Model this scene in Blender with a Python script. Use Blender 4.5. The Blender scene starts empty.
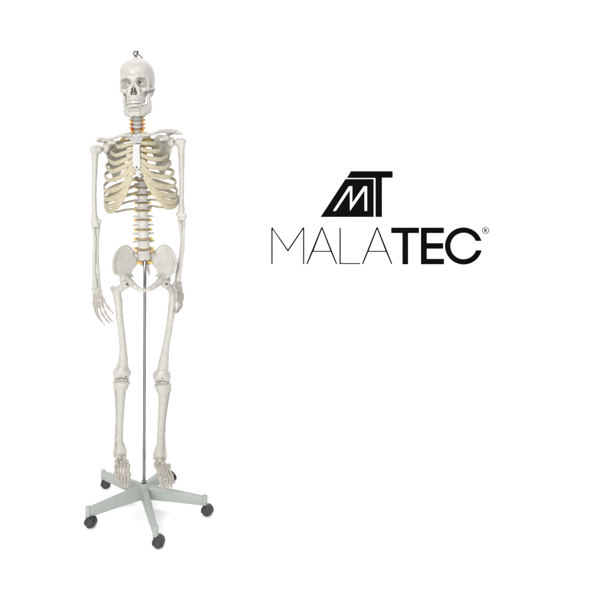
import bpy, math, random
import numpy as np
from mathutils import Vector, Matrix

random.seed(4); rng = np.random.default_rng(4)
scene = bpy.context.scene
COL = scene.collection
f32 = np.float32

# ------------------------------------------------------------------ camera numbers
DIST, CAMH, FPX, PX0, PY0 = 2.6, 1.454, 624.0, 145.0, 160.0

def W(px, py, y=0.0):
    """world point of a photograph pixel at depth y (metres behind the pole)"""
    k = (DIST + y) / FPX
    return np.array([(px - PX0) * k, y, CAMH - (py - PY0) * k])

U = DIST / FPX                     # metres per photograph pixel at the pole

# ------------------------------------------------------------------ materials
def principled(name, col, rough=0.5, metal=0.0, spec=0.5):
    m = bpy.data.materials.new(name); m.use_nodes = True
    b = m.node_tree.nodes['Principled BSDF']
    b.inputs['Base Color'].default_value = (*col, 1)
    b.inputs['Roughness'].default_value = rough
    b.inputs['Metallic'].default_value = metal
    b.inputs['Specular IOR Level'].default_value = spec
    return m, m.node_tree, b

TONE = .755
def mottled(name, c1, c2, scale=30, rough=0.5, metal=0.0, spec=0.5, bump=0.15, fine=400, detail=5, bdist=0.001):
    if name not in ('white_backdrop', 'black_lettering'):
        c1 = [v * TONE for v in c1]; c2 = [v * TONE for v in c2]
    m, nt, b = principled(name, c1, rough, metal, spec)
    tc = nt.nodes.new('ShaderNodeTexCoord')
    oi = nt.nodes.new('ShaderNodeObjectInfo')
    add = nt.nodes.new('ShaderNodeVectorMath'); add.operation = 'MULTIPLY_ADD'
    add.inputs[1].default_value = (1, 1, 1)
    nt.links.new(tc.outputs['Object'], add.inputs[0])
    sc = nt.nodes.new('ShaderNodeVectorMath'); sc.operation = 'SCALE'
    cmb = nt.nodes.new('ShaderNodeCombineXYZ')
    for i in range(3): nt.links.new(oi.outputs['Random'], cmb.inputs[i])
    nt.links.new(cmb.outputs[0], sc.inputs[0]); sc.inputs['Scale'].default_value = 7.3
    nt.links.new(sc.outputs[0], add.inputs[2])
    n = nt.nodes.new('ShaderNodeTexNoise'); n.inputs['Scale'].default_value = scale
    n.inputs['Detail'].default_value = detail; n.inputs['Roughness'].default_value = .6
    nt.links.new(add.outputs[0], n.inputs['Vector'])
    r = nt.nodes.new('ShaderNodeValToRGB')
    r.color_ramp.elements[0].position = .32; r.color_ramp.elements[1].position = .68
    r.color_ramp.elements[0].color = (*c2, 1); r.color_ramp.elements[1].color = (*c1, 1)
    nt.links.new(n.outputs['Fac'], r.inputs['Fac'])
    n3 = nt.nodes.new('ShaderNodeTexNoise'); n3.inputs['Scale'].default_value = 190; n3.inputs['Detail'].default_value = 3
    nt.links.new(add.outputs[0], n3.inputs['Vector'])
    m3 = nt.nodes.new('ShaderNodeMapRange'); m3.inputs['From Min'].default_value = .56; m3.inputs['From Max'].default_value = .74
    m3.inputs['To Min'].default_value = 0; m3.inputs['To Max'].default_value = 0 if metal > .5 or name in ('white_backdrop', 'black_lettering') else (.10 if name == 'grey_green_plastic' else .30)
    nt.links.new(n3.outputs['Fac'], m3.inputs['Value'])
    mx = nt.nodes.new('ShaderNodeMix'); mx.data_type = 'RGBA'
    mx.inputs[7].default_value = (c2[0] * .55, c2[1] * .5, c2[2] * .42, 1)
    nt.links.new(m3.outputs[0], mx.inputs[0]); nt.links.new(r.outputs['Color'], mx.inputs[6])
    nt.links.new(mx.outputs[2], b.inputs['Base Color'])
    n2 = nt.nodes.new('ShaderNodeTexNoise'); n2.inputs['Scale'].default_value = fine
    n2.inputs['Detail'].default_value = 4
    nt.links.new(add.outputs[0], n2.inputs['Vector'])
    bp = nt.nodes.new('ShaderNodeBump'); bp.inputs['Strength'].default_value = bump
    bp.inputs['Distance'].default_value = bdist
    nt.links.new(n2.outputs['Fac'], bp.inputs['Height'])
    nt.links.new(bp.outputs['Normal'], b.inputs['Normal'])
    mr = nt.nodes.new('ShaderNodeMapRange')
    mr.inputs['To Min'].default_value = max(rough - .08, .05); mr.inputs['To Max'].default_value = rough + .1
    nt.links.new(n.outputs['Fac'], mr.inputs['Value']); nt.links.new(mr.outputs[0], b.inputs['Roughness'])
    return m

BONE   = mottled('ivory_plastic_bone', (.505, .492, .460), (.448, .430, .388), 34, .42, bump=.55, fine=240)
BONE_W = mottled('white_plastic_bone', (.565, .562, .552), (.51, .505, .49), 28, .42, bump=.25, fine=300)
BONE_G = mottled('cream_plastic_bone', (.49, .481, .440), (.435, .421, .370), 34, .45, bump=.55, fine=240)
BONE_H = mottled('hand_plastic_bone', (.47, .445, .40), (.35, .322, .272), 70, .45, bump=.5, fine=350)
VERT   = mottled('vertebra_plastic', (.50, .475, .445), (.43, .40, .365), 40, .45, bump=.3)
LUMB   = mottled('lumbar_plastic', (.52, .505, .475), (.46, .435, .40), 40, .45, bump=.3)
CART   = mottled('beige_cartilage', (.50, .445, .32), (.405, .35, .235), 55, .5, bump=.6)
SCAP   = mottled('lightened_scapula_plastic', (.575, .558, .505), (.50, .48, .42), 40, .45, bump=.45, fine=240)  # bone tone lightened to stand in for fill light behind the ribs
RIBM   = mottled('rib_plastic', (.485, .44, .335), (.39, .345, .245), 55, .45, bump=.6)
DISC   = mottled('tan_disc', (.36, .27, .16), (.26, .18, .09), 60, .5, bump=.2)
NERVE  = mottled('yellow_nerve', (.72, .46, .08), (.60, .33, .05), 80, .4, bump=.1)
ORANGE = mottled('orange_nerve', (.70, .26, .03), (.58, .17, .02), 80, .4, bump=.1)
ARTERY = mottled('red_artery', (.52, .10, .03), (.42, .06, .02), 80, .4, bump=.1)
TOOTH  = mottled('tooth_enamel', (.475, .465, .44), (.43, .42, .385), 80, .42, bump=.05)
STEEL  = mottled('brushed_steel', (.31, .315, .315), (.24, .245, .245), 90, .26, 1.0, bump=.05)
STEEL_L = mottled('zinc_washer', (.55, .55, .54), (.45, .45, .44), 90, .45, .6, bump=.05)
CHROME = mottled('chrome_hook', (.26, .26, .265), (.18, .18, .185), 90, .3, 1.0, bump=.03)
SCREW  = mottled('dark_screw', (.10, .10, .10), (.05, .05, .05), 90, .4, .8, bump=.05)
GREY   = mottled('grey_green_plastic', (.37, .40, .378), (.345, .372, .35), 18, .45, bump=.25, fine=700, bdist=.0006)
BLACK  = mottled('black_plastic', (.028, .028, .030), (.018, .018, .02), 50, .5, bump=.2, fine=600)
RUBBER = mottled('wheel_rubber', (.045, .045, .047), (.03, .03, .032), 60, .65, bump=.2, fine=600)
INK    = mottled('black_lettering', (.004, .004, .004), (.003, .003, .003), 30, .8, spec=0, bump=.02)
WHITE  = mottled('white_backdrop', (.93, .93, .925), (.915, .915, .91), 1.5, .9, spec=.1, bump=.03, fine=120)

# ------------------------------------------------------------------ object helpers
def empty(name, loc, label=None, cat=None, kind=None):
    o = bpy.data.objects.new(name, None); COL.objects.link(o)
    o.location = loc; o.empty_display_size = .05
    if label: o['label'] = label
    if cat: o['category'] = cat
    if kind: o['kind'] = kind
    o['_w'] = [float(v) for v in loc]
    return o

def mesh_obj(name, verts, faces, mat, parent=None, smooth=True, label=None):
    v = np.asarray(verts, dtype=np.float64).reshape(-1, 3)
    c = (v.min(0) + v.max(0)) / 2
    me = bpy.data.meshes.new(name)
    me.from_pydata((v - c).tolist(), [], [tuple(int(i) for i in f) for f in faces])
    me.materials.append(mat)
    me.polygons.foreach_set('use_smooth', [smooth] * len(me.polygons))
    me.update()
    o = bpy.data.objects.new(name, me); COL.objects.link(o)
    pw = np.zeros(3)
    if parent is not None:
        o.parent = parent; pw = np.array(parent['_w'])
    o.location = (c - pw).tolist()
    o['_w'] = c.tolist()
    if label: o['label'] = label
    return o

# ------------------------------------------------------------------ distance fields
def ln(a): return np.sqrt((a * a).sum(-1))
def smin(a, b, k):
    h = np.clip(.5 + .5 * (b - a) / k, 0, 1)
    return b + (a - b) * h - k * h * (1 - h)
def smax(a, b, k): return -smin(-a, -b, k)
def cap(P, a, b, ra, rb):
    a = np.asarray(a, f32); b = np.asarray(b, f32); ab = b - a
    d = P - a
    t = np.clip((d @ ab) / max(float(ab @ ab), 1e-12), 0, 1)
    return ln(d - t[..., None] * ab) - (ra + (rb - ra) * t)
def ell(P, c, r, R=None):
    d = P - np.asarray(c, f32)
    if R is not None: d = d @ np.asarray(R, f32)          # columns of R are the local axes
    r = np.asarray(r, f32)
    k0 = ln(d / r); k1 = ln(d / (r * r))
    return k0 * (k0 - 1) / np.maximum(k1, 1e-9)
def chain(P, pts, rs, k=.004):
    d = None
    for i in range(len(pts) - 1):
        e = cap(P, pts[i], pts[i + 1], rs[i], rs[i + 1])
        d = e if d is None else smin(d, e, k)
    return d
def rbox(P, c, h, r, R=None):
    d = P - np.asarray(c, f32)
    if R is not None: d = d @ np.asarray(R, f32)
    q = np.abs(d) - (np.asarray(h, f32) - r)
    return ln(np.maximum(q, 0)) + np.minimum(q.max(-1), 0) - r
def poly2(x, z, poly):
    """signed distance to a closed polygon in the x-z plane"""
    poly = np.asarray(poly, f32); n = len(poly)
    d = np.full(x.shape, 1e9, f32); s = np.ones(x.shape, f32)
    for i in range(n):
        a = poly[i]; b = poly[i - 1]
        ex, ez = b[0] - a[0], b[1] - a[1]
        wx, wz = x - a[0], z - a[1]
        t = np.clip((wx * ex + wz * ez) / max(ex * ex + ez * ez, 1e-12), 0, 1)
        dx, dz = wx - ex * t, wz - ez * t
        d = np.minimum(d, dx * dx + dz * dz)
        c1 = z >= a[1]; c2 = z < b[1]; c3 = ex * wz > ez * wx
        s = np.where((c1 & c2 & c3) | (~c1 & ~c2 & ~c3), -s, s)
    return s * np.sqrt(d)
def wob(P, amp=.0004, f=90., ph=0.):
    x, y, z = P[..., 0] * f + ph, P[..., 1] * f + 1.7 * ph, P[..., 2] * f + .6 * ph
    return amp * (np.sin(x + 1.3 * np.sin(y * .8)) * np.cos(z * .9 + np.sin(x * .6)) + .6 * np.sin(1.9 * y + z * 1.4) * np.cos(2.1 * x))

def surface_nets(F, lo, h):
    nx, ny, nz = F.shape
    S = F < 0
    A = [F[i:nx - 1 + i, j:ny - 1 + j, k:nz - 1 + k] for i in (0, 1) for j in (0, 1) for k in (0, 1)]
    cnt = sum((a < 0).astype(np.int8) for a in A)
    act = (cnt > 0) & (cnt < 8)
    idx = np.full(act.shape, -1, np.int64); n = int(act.sum()); idx[act] = np.arange(n)
    ci = np.argwhere(act)
    C = np.stack([a[act] for a in A], 1).astype(np.float64)
    off = np.array([(i, j, k) for i in (0, 1) for j in (0, 1) for k in (0, 1)], float)
    acc = np.zeros((n, 3)); w = np.zeros(n)
    for a in range(8):
        for b in range(a + 1, 8):
            if np.abs(off[a] - off[b]).sum() != 1: continue
            fa, fb = C[:, a], C[:, b]
            m = (fa < 0) != (fb < 0)
            t = np.where(m, fa / np.where(m, fa - fb, 1), 0)
            p = off[a] + t[:, None] * (off[b] - off[a])
            acc[m] += p[m]; w[m] += 1
    V = (ci + acc / w[:, None]) * h + lo
    quads = []
    for ax in range(3):
        sl0 = [slice(None)] * 3; sl1 = [slice(None)] * 3
        sl0[ax] = slice(0, -1); sl1[ax] = slice(1, None)
        s0, s1 = S[tuple(sl0)], S[tuple(sl1)]
        e = np.argwhere(s0 != s1)
        o1, o2 = (ax + 1) % 3, (ax + 2) % 3
        ok = (e[:, o1] > 0) & (e[:, o2] > 0) & (e[:, o1] < F.shape[o1] - 1) & (e[:, o2] < F.shape[o2] - 1)
        e = e[ok]
        if not len(e): continue
        def at(d1, d2):
            q = e.copy(); q[:, o1] += d1; q[:, o2] += d2
            return idx[q[:, 0], q[:, 1], q[:, 2]]
        Q = np.stack([at(-1, -1), at(0, -1), at(0, 0), at(-1, 0)], 1)
        fl = ~s0[e[:, 0], e[:, 1], e[:, 2]]
        Q[fl] = Q[fl][:, ::-1]
        quads.append(Q)
    return V, np.concatenate(quads)

def field(name, fn, lo, hi, h, mat, parent, xf=None, label=None, noise=.00025):
    lo = np.asarray(lo, float); hi = np.asarray(hi, float)
    n = np.ceil((hi - lo) / h).astype(int) + 2
    g = np.meshgrid(*[lo[i] + h * np.arange(n[i]) for i in range(3)], indexing='ij')
    P = np.stack(g, -1).astype(f32)
    F = fn(P)
    if noise: F = F + wob(P, noise, 95., random.uniform(0, 6)) + wob(P, noise * .5, 260., random.uniform(0, 6))
    F[0], F[-1] = 1e-3, 1e-3; F[:, 0], F[:, -1] = 1e-3, 1e-3; F[:, :, 0], F[:, :, -1] = 1e-3, 1e-3
    V, Q = surface_nets(F, lo, h)
    A = np.concatenate([Q[:, 0], Q[:, 1], Q[:, 2], Q[:, 3]]); B = np.concatenate([Q[:, 1], Q[:, 2], Q[:, 3], Q[:, 0]])
    I = np.concatenate([A, B]); J = np.concatenate([B, A]); cnt = np.maximum(np.bincount(I, minlength=len(V)), 1)
    for it in range(4 if h > .0013 else 1):                      # even out the grid steps without shrinking
        for lam in ((.5, -.52) if h > .0013 else (.35,)):
            mean = np.stack([np.bincount(I, V[J, c], len(V)) / cnt for c in range(3)], 1)
            V = V + lam * (mean - V)
    if xf is not None and name in ('skull', 'mandible', 'tooth_row'):
        V[:, 2] = np.where(V[:, 2] < 0, V[:, 2] * 1.06, V[:, 2])
    if xf is not None: V = V @ xf[:3, :3].T + xf[:3, 3]
    return mesh_obj(name, V, Q, mat, parent, True, label)

def bone(name, pts, rs, mat, parent, k=.004, h=.0016, extra=None, noise=.00022, pad=.012):
    """tube-like bone along points (px,py,y) with pixel radii; extra(P, d) adds knobs"""
    Wp = [W(*p) for p in pts]; r = [q * U for q in rs]
    A = np.array(Wp); m = max(r) + pad
    def fn(P):
        d = chain(P, Wp, r, k)
        return extra(P, d) if extra else d
    return field(name, fn, A.min(0) - m, A.max(0) + m, h, mat, parent, noise=noise)

# ------------------------------------------------------------------ swept tubes
def catmull(pts, n=8):
    pts = [np.asarray(p, float) for p in pts]
    P = [2 * pts[0] - pts[1]] + pts + [2 * pts[-1] - pts[-2]]
    out = []
    for i in range(1, len(P) - 2):
        for j in range(n):
            t = j / n
            out.append(.5 * ((2 * P[i]) + (-P[i-1] + P[i+1]) * t + (2*P[i-1] - 5*P[i] + 4*P[i+1] - P[i+2]) * t*t
                             + (-P[i-1] + 3*P[i] - 3*P[i+1] + P[i+2]) * t**3))
    out.append(pts[-1]); return np.array(out)

def sweep(name, pts, normals, hh, ht, mat, parent, seg=12, capped=True, power=1.0):
    """sweep an ellipse: half-height hh across the normal, half-thickness ht along it"""
    pts = np.asarray(pts); n = len(pts)
    T = np.gradient(pts, axis=0); T /= np.linalg.norm(T, axis=1)[:, None]
    N = np.asarray(normals, float)
    N = N - (N * T).sum(1)[:, None] * T; N /= np.linalg.norm(N, axis=1)[:, None]
    B = np.cross(T, N)
    hh = np.broadcast_to(hh, n).astype(float); ht = np.broadcast_to(ht, n).astype(float)
    V, Fc = [], []
    rings = [(pts[i], N[i], B[i], hh[i], ht[i]) for i in range(n)]
    if capped:
        a = rings[0]; b = rings[-1]
        rings = ([(a[0] - T[0] * a[4] * .7, a[1], a[2], a[3] * .45, a[4] * .45), (a[0] - T[0] * a[4] * .35, a[1], a[2], a[3] * .82, a[4] * .82)] + rings +
                 [(b[0] + T[-1] * b[4] * .35, b[1], b[2], b[3] * .82, b[4] * .82), (b[0] + T[-1] * b[4] * .7, b[1], b[2], b[3] * .45, b[4] * .45)])
    for p, nn, bb, u, w in rings:
        for j in range(seg):
            a = 2 * math.pi * j / seg
            V.append(p + bb * u * math.cos(a) + nn * w * math.sin(a))
    m = len(rings)
    for i in range(m - 1):
        for j in range(seg):
            j2 = (j + 1) % seg
            Fc.append((i * seg + j, (i + 1) * seg + j, (i + 1) * seg + j2, i * seg + j2))
    Fc.append(tuple(range(seg))); Fc.append(tuple((m - 1) * seg + j for j in reversed(range(seg))))
    return mesh_obj(name, V, Fc, mat, parent)

def tube(name, pts, r, mat, parent, n=6, seg=10):
    p = catmull(pts, n)
    r = np.interp(np.linspace(0, 1, len(p)), np.linspace(0, 1, len(np.atleast_1d(r))), np.atleast_1d(r)) if np.ndim(r) else r
    T = p[-1] - p[0]; ref = np.array([0, 1, 0.]) if abs(T[1]) < .8 * np.linalg.norm(T) else np.array([1., 0, 0])
    return sweep(name, p, np.tile(ref, (len(p), 1)), r, r, mat, parent, seg)

def lathe(prof, seg=24, axis=(0, 0, 1), origin=(0, 0, 0)):
    """verts, faces of a profile [(r, t)] turned about an axis"""
    ax = Vector(axis).normalized(); q = Vector((0, 0, 1)).rotation_difference(ax).to_matrix()
    V, F = [], []
    for r, t in prof:
        for j in range(seg):
            a = 2 * math.pi * j / seg
            V.append(np.array(q @ Vector((r * math.cos(a), r * math.sin(a), t))) + np.array(origin))
    for i in range(len(prof) - 1):
        for j in range(seg):
            j2 = (j + 1) % seg
            F.append((i*seg + j, i*seg + j2, (i+1)*seg + j2, (i+1)*seg + j))
    F.append(tuple(reversed(range(seg)))); F.append(tuple((len(prof)-1)*seg + j for j in range(seg)))
    return V, F

# ================================================================== SKELETON
SK = empty('anatomical_skeleton', (0, 0, .16),
           'life-size ivory plastic human skeleton with yellow nerve roots, hanging over the wheeled stand', 'skeleton')

# ------------------------------------------------------------------ skull
def rot(yaw, pitch, roll):
    return np.array((Matrix.Rotation(math.radians(roll), 4, 'Y') @ Matrix.Rotation(math.radians(pitch), 4, 'X')
                     @ Matrix.Rotation(math.radians(yaw), 4, 'Z')).to_3x3())
SKX = np.eye(4)
SKX[:3, :3] = rot(-10, 0, -3.0)
SKX[:3, 3] = W(136.9, 80, .015)

def sym(P):
    Q = P.copy(); Q[..., 0] = np.abs(Q[..., 0]); return Q

def skull_sdf(P):
    Q = sym(P)
    d = ell(P, (0, .020, .016), (.0730, .090, .0805))
    d = smin(d, ell(P, (0, -.022, .016), (.0565, .062, .066)), .025)
    d = smin(d, ell(P, (0, .060, -.010), (.058, .052, .050)), .03)                 # occiput
    d = smin(d, ell(Q, (.026, -.042, .038), (.026, .028, .026)), .03)              # frontal bosses
    # temples pressed in
    d = smax(d, -ell(Q, (.088, -.052, -.010), (.030, .040, .050)), .020)
    # brow ridge and glabella
    br = chain(Q, [(0, -.083, -.002), (.020, -.083, .004), (.038, -.075, .004), (.051, -.060, -.006), (.053, -.056, -.018)],
               [.010, .0095, .009, .0085, .007], .008)
    d = smin(d, br, .010)
    # face block
    f = ell(P, (0, -.054, -.040), (.040, .034, .045))
    f = smin(f, ell(P, (0, -.055, -.078), (.0385, .036, .027)), .018)               # maxilla
    f = smin(f, chain(Q, [(.040, -.070, -.046), (.052, -.058, -.042), (.054, -.056, -.018)], [.011, .010, .006], .008), .010)  # cheek bone
    d = smin(d, f, .012)
    d = smin(d, chain(Q, [(0, -.082, -.008), (0, -.089, -.020), (0, -.096, -.033)], [.009, .0065, .0055], .005), .008)     # nasal bones
    d = smin(d, chain(Q, [(.014, -.084, -.025), (.018, -.084, -.045), (.020, -.084, -.062)], [.007, .007, .008], .005), .008)
    d = smin(d, chain(Q, [(.004, -.090, -.070), (.012, -.089, -.084), (.010, -.089, -.090)], [.005, .007, .006], .005), .008)
    # alveolar arch above the teeth
    arch = [(.000, -.0895, -.086), (.012, -.087, -.086), (.021, -.078, -.086), (.026, -.065, -.085), (.029, -.050, -.083)]
    arch = [(a * 1.12, b, c) for a, b, c in arch]
    d = smin(d, chain(Q, arch, [.0065] * 5, .004), .008)
    # orbits: slanted, squarish
    R = rot(-14, 0, 8)
    o = rbox(Q, (.0335, -.0855, -.0195), (.0188, .0310, .0168), .014, R)
    o = smin(o, ell(Q, (.030, -.062, -.021), (.014, .018, .013)), .008)
    d = smax(d, -o, .005)
    # fissure at the back of each orbit
    d = smax(d, -cap(Q, (.026, -.052, -.022), (.042, -.060, -.033), .0028, .0022), .002)
    d = smax(d, -cap(Q, (.022, -.052, -.016), (.020, -.028, -.016), .004, .004), .002)
    # nose opening
    na = chain(Q, [(.000, -.098, -.036), (.002, -.093, -.044), (.0066, -.090, -.059), (.0062, -.089, -.0635)], [.0034, .0060, .0064, .0050], .004)
    na = smin(na, chain(Q, [(.002, -.085, -.045), (.004, -.060, -.056)], [.007, .010], .003), .004)
    na = smin(na, chain(Q, [(.0052, -.088, -.059), (.006, -.055, -.059)], [.0062, .0085], .003), .003)
    d = smax(d, -na, .003)
    sep = rbox(P, (.0005, -.074, -.054), (.0011, .016, .014), .0008)
    d = np.minimum(d, sep)
    d = smin(d, chain(Q, [(.006, -.078, -.060), (.005, -.062, -.058)], [.003, .003], .002), .002)
    # infraorbital foramen
    d = smax(d, -cap(Q, (.029, -.090, -.051), (.029, -.070, -.049), .0018, .0014), .001)
    # cheek hollow
    d = smax(d, -ell(Q, (.050, -.074, -.076), (.014, .020, .016)), .012)
    # skull base opened up under the arch
    d = smax(d, -ell(Q, (.055, -.020, -.066), (.014, .030, .022)), .010)
    d = smax(d, -ell(P, (0, .000, -.098), (.042, .050, .034)), .012)
    d = smin(d, chain(Q, [(.030, -.034, -.062), (.029, -.036, -.078), (.030, -.036, -.092)], [.012, .009, .006], .006), .008)
    # zygomatic arch, mastoid, ear hole
    z = chain(Q, [(.054, -.055, -.044), (.061, -.036, -.043), (.0650, -.014, -.040), (.064, .008, -.036)], [.0065, .0048, .0042, .0055], .004)
    d = smin(d, z, .006)
    d = smin(d, chain(Q, [(.058, .024, -.038), (.053, .022, -.062)], [.014, .008], .008), .010)
    d = smax(d, -cap(Q, (.080, .010, -.043), (.050, .010, -.043), .0042, .0035), .002)
    # sutures: cut line of the skull cap
    x, y, zz = P[..., 0], P[..., 1], P[..., 2]
    cut = np.abs(zz - .036 - .06 * (y - .0)) - .0009
    shell = np.abs(d) - .0011
    d = smax(d, -np.maximum(cut, shell), .0006)
    return d

skull = field('skull', skull_sdf, (-.080, -.112, -.110), (.080, .118, .100), .00145, BONE, SK, SKX, noise=.00035)

def jaw_sdf(P):
    Q = sym(P)
    body = [(.000, -.089, -.136), (.014, -.087, -.137), (.026, -.076, -.136), (.036, -.056, -.132), (.044, -.032, -.126), (.048, -.012, -.116)]
    d = chain(Q, body, [.0110, .0112, .0124, .0140, .0135, .0110], .006)
    up = [(.000, -.0855, -.121), (.012, -.084, -.121), (.022, -.075, -.121), (.031, -.060, -.118), (.041, -.038, -.112)]
    d = smin(d, chain(Q, up, [.0080, .0082, .0095, .0115, .0120], .005), .008)
    d = smin(d, chain(Q, [(0, -.094, -.140), (.013, -.091, -.143)], [.0075, .0075], .004), .008)     # chin
    # ramus: flat plate
    ram = rbox(Q, (.0505, -.015, -.090), (.0072, .0240, .034), .0064, np.array(Matrix.Rotation(math.radians(9), 3, 'X')))
    d = smin(d, ram, .010)
    d = smin(d, chain(Q, [(.051, -.026, -.068), (.052, -.034, -.050)], [.0065, .0034], .004), .006)   # coronoid
    d = smin(d, chain(Q, [(.052, .000, -.062), (.054, .004, -.048)], [.0055, .0065], .004), .006)     # condyle
    d = smax(d, -cap(Q, (.0235, -.098, -.129), (.0235, -.075, -.129), .0016, .0014), .001)
    return d
jaw = field('mandible', jaw_sdf, (-.066, -.112, -.160), (.066, .020, -.036), .00145, BONE, SK, SKX, noise=.00035)

def arch_pt(s, sc=1.0, yo=0.):
    """s: arc length from the middle of the dental arch"""
    a = abs(s); pts = np.array([(0, -.0945), (.008, -.0935), (.016, -.0895), (.0225, -.082), (.0265, -.072), (.029, -.060), (.031, -.047)])
    L = np.concatenate([[0], np.cumsum(np.linalg.norm(np.diff(pts, axis=0), axis=1))])
    x, y = np.interp(a, L, pts[:, 0]), np.interp(a, L, pts[:, 1])
    x2, y2 = np.interp(a + .001, L, pts[:, 0]), np.interp(a + .001, L, pts[:, 1])
    return math.copysign(x * sc, s if s else 1), y * sc + yo, math.atan2(y2 - y, x2 - x) * (1 if s >= 0 else -1)

def teeth(name, widths, z0, z1, sc, yo, parent):
    cents = []; s = 0
    for w in widths:
        cents.append((s + w / 2, w)); s += w
    allc = [(c, w) for c, w in cents] + [(-c, w) for c, w in cents]
    prim = []
    for c, w in allc:
        x, y, a = arch_pt(c, sc, yo)
        R = np.array(Matrix.Rotation(a, 3, 'Z'))
        prim.append((x, y, R, w))
    zr, zt = z0, z1
    def fn(P):
        d = None
        for x, y, R, w in prim:
            hz = abs(zt - zr) / 2 * (1 if w > .0066 else .93)
            e = rbox(P, (x, y, (zr + zt) / 2), (w / 2 * .985 * sc, .0034, hz), .0022, R)
            e = smin(e, rbox(P, (x, y + .001, zr + (zr - zt) * .25), (w / 2 * .62, .0026, hz * .6), .0018, R), .003)
            d = e if d is None else smin(d, e, .0007)
        return d
    zz = sorted((zr + (zr - zt) * .9, zt))
    return field(name, fn, (-.04, -.106, zz[0] - .003), (.04, -.035, zz[1] + .003), .0010, TOOTH, parent, SKX, noise=0)
teeth('tooth_row', [.0086, .0070, .0076, .0070, .0068, .0096, .0092], -.0905, -.1012, 1.12, .001, skull)
teeth('tooth_row', [.0056, .0062, .0070, .0070, .0070, .0102, .0098], -.1130, -.1022, 1.08, -.0015, jaw)

# hook screwed into the top of the skull
hp = W(136.0, 57.3, .015)
Vh, Fh = lathe([(.0055, -.004), (.0062, 0), (.0062, .003), (.004, .004), (.0038, .012), (.003, .0125)], 16, (0, 0, 1), hp)
hk = mesh_obj('hanging_hook', Vh, Fh, CHROME, SK)
ring = [hp + np.array([.0085 * math.cos(a) - .002, 0.002 * math.sin(2 * a), .0150 + .0095 * math.sin(a)]) for a in np.linspace(-1.5, 4.2, 12)]
tube('ring', ring, .0036, CHROME, hk, 4, 8)
tube('hook_bar', [hp + np.array(v) for v in [(-.009, -.002, .026), (-.002, -.004, .019), (.006, -.004, .026), (.010, -.003, .022)]], .0034, CHROME, hk, 4, 8)
tube('chain_link', [hp + np.array(v) for v in [(.002, -.001, .021), (.010, -.004, .012), (.020, -.006, .003), (.027, -.006, -.0035)]], .0026, SCREW, hk, 4, 8)

# ------------------------------------------------------------------ spine
tb = [128.7, 134.5, 140.7, 147, 153.5, 160.1, 166.9, 173.8, 180.8, 188, 195.5, 203.5, 211]
cb = [104.0, 108.4, 112.5, 116.5, 120.5, 124.6, 128.7]
lb = [211, 220.3, 229.6, 239, 248.6, 260.5]
def spine_x(py): return np.interp(py, [95, 118, 133, 150, 180, 205, 235, 262], [137.2, 137, 137.3, 139.6, 142.1, 142.6, 143.3, 144.6])
def spine_y(py): return np.interp(py, [100, 118, 133, 150, 170, 190, 211, 225, 240, 262], [.018, .010, .028, .050, .058, .048, .022, .006, .002, .020])

def vertebra(py0, py1, hw, hd, kind, mat):
    pm = (py0 + py1) / 2; y0 = float(spine_y(pm)); x0 = float(spine_x(pm))
    c = W(x0, pm, y0); hz = (py1 - py0) * U / 2 * .86
    hw *= U; hd *= U
    lean = (W(spine_x(py1), py1, float(spine_y(py1))) - W(spine_x(py0), py0, float(spine_y(py0))))
    lean = -lean / np.linalg.norm(lean)
    xa = np.cross([0, 1, 0], lean); xa /= np.linalg.norm(xa); ya = np.cross(lean, xa)
    M = np.eye(4); M[:3, 0], M[:3, 1], M[:3, 2], M[:3, 3] = xa, ya, lean, c
    def fn(P):
        x, y, z = P[..., 0], P[..., 1], P[..., 2]
        zz = np.clip(np.abs(z) / hz, 0, 1.2)
        waist = 1 - .15 * (1 - zz ** 2)
        r = np.sqrt((x / (hw * waist)) ** 2 + (y / (hd * waist)) ** 2)
        d = (r - 1) * min(hw, hd)
        d = smax(d, np.abs(z) - hz, .0025)
        Q = sym(P)
        # pedicles + lamina + spinous process
        yb = hd * .8
        d = smin(d, chain(Q, [(hw * .55, yb, hz * .3), (hw * .65, yb + .016, hz * .2), (0, yb + .028, 0)], [.0045, .005, .005], .004), .004)
        if kind == 'C':
            d = smin(d, chain(Q, [(hw * .8, 0, 0), (hw * 1.45, .006, -.001), (hw * 1.75, .004, -.003)], [.004, .0042, .003], .003), .003)
            d = smin(d, cap(P, (0, yb + .028, 0), (0, yb + .045, -.010), .0045, .0035), .004)
        elif kind == 'T':
            d = smin(d, chain(Q, [(hw * .6, yb + .014, hz * .2), (hw * 1.35, yb + .024, hz * .35)], [.006, .0055], .004), .005)
            d = smin(d, cap(P, (0, yb + .026, 0), (0, yb + .048, -.034), .005, .0035), .004)
        else:
            d = smin(d, chain(Q, [(hw * .7, yb + .008, hz * .1), (hw * 1.35, yb + .012, hz * .12), (hw * 1.62, yb + .014, hz * .1)], [.0055, .0045, .0035], .004), .005)
            d = smin(d, rbox(P, (0, yb + .042, -.004), (.0035, .016, .011), .003), .004)
            d = smin(d, chain(Q, [(hw * .6, yb + .014, hz * .5), (hw * .7, yb + .018, hz * 1.25)], [.006, .005], .003), .004)
        return d
    lat = hw * 1.95 + .008
    field('vertebra', fn, (-lat, -hd - .004, -hz - .042 if kind == 'T' else -hz - .018), (lat, hd + .07, hz + .014), .0016, mat, SK, M, noise=.0003)

def disc(py, hw, hd, hz=.0035, mat=None):
    c = W(float(spine_x(py)), py, float(spine_y(py))); hw *= U; hd *= U
    prof = [(.5, -1), (.9, -1), (1.0, -.55), (1.03, 0), (1.0, .55), (.9, 1), (.5, 1)]
    V, F = lathe([(r, t) for r, t in prof], 28)
    V = np.array(V) * np.array([hw, hd, hz]) + c
    mesh_obj('intervertebral_disc', V, F, mat or DISC, SK)

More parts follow.
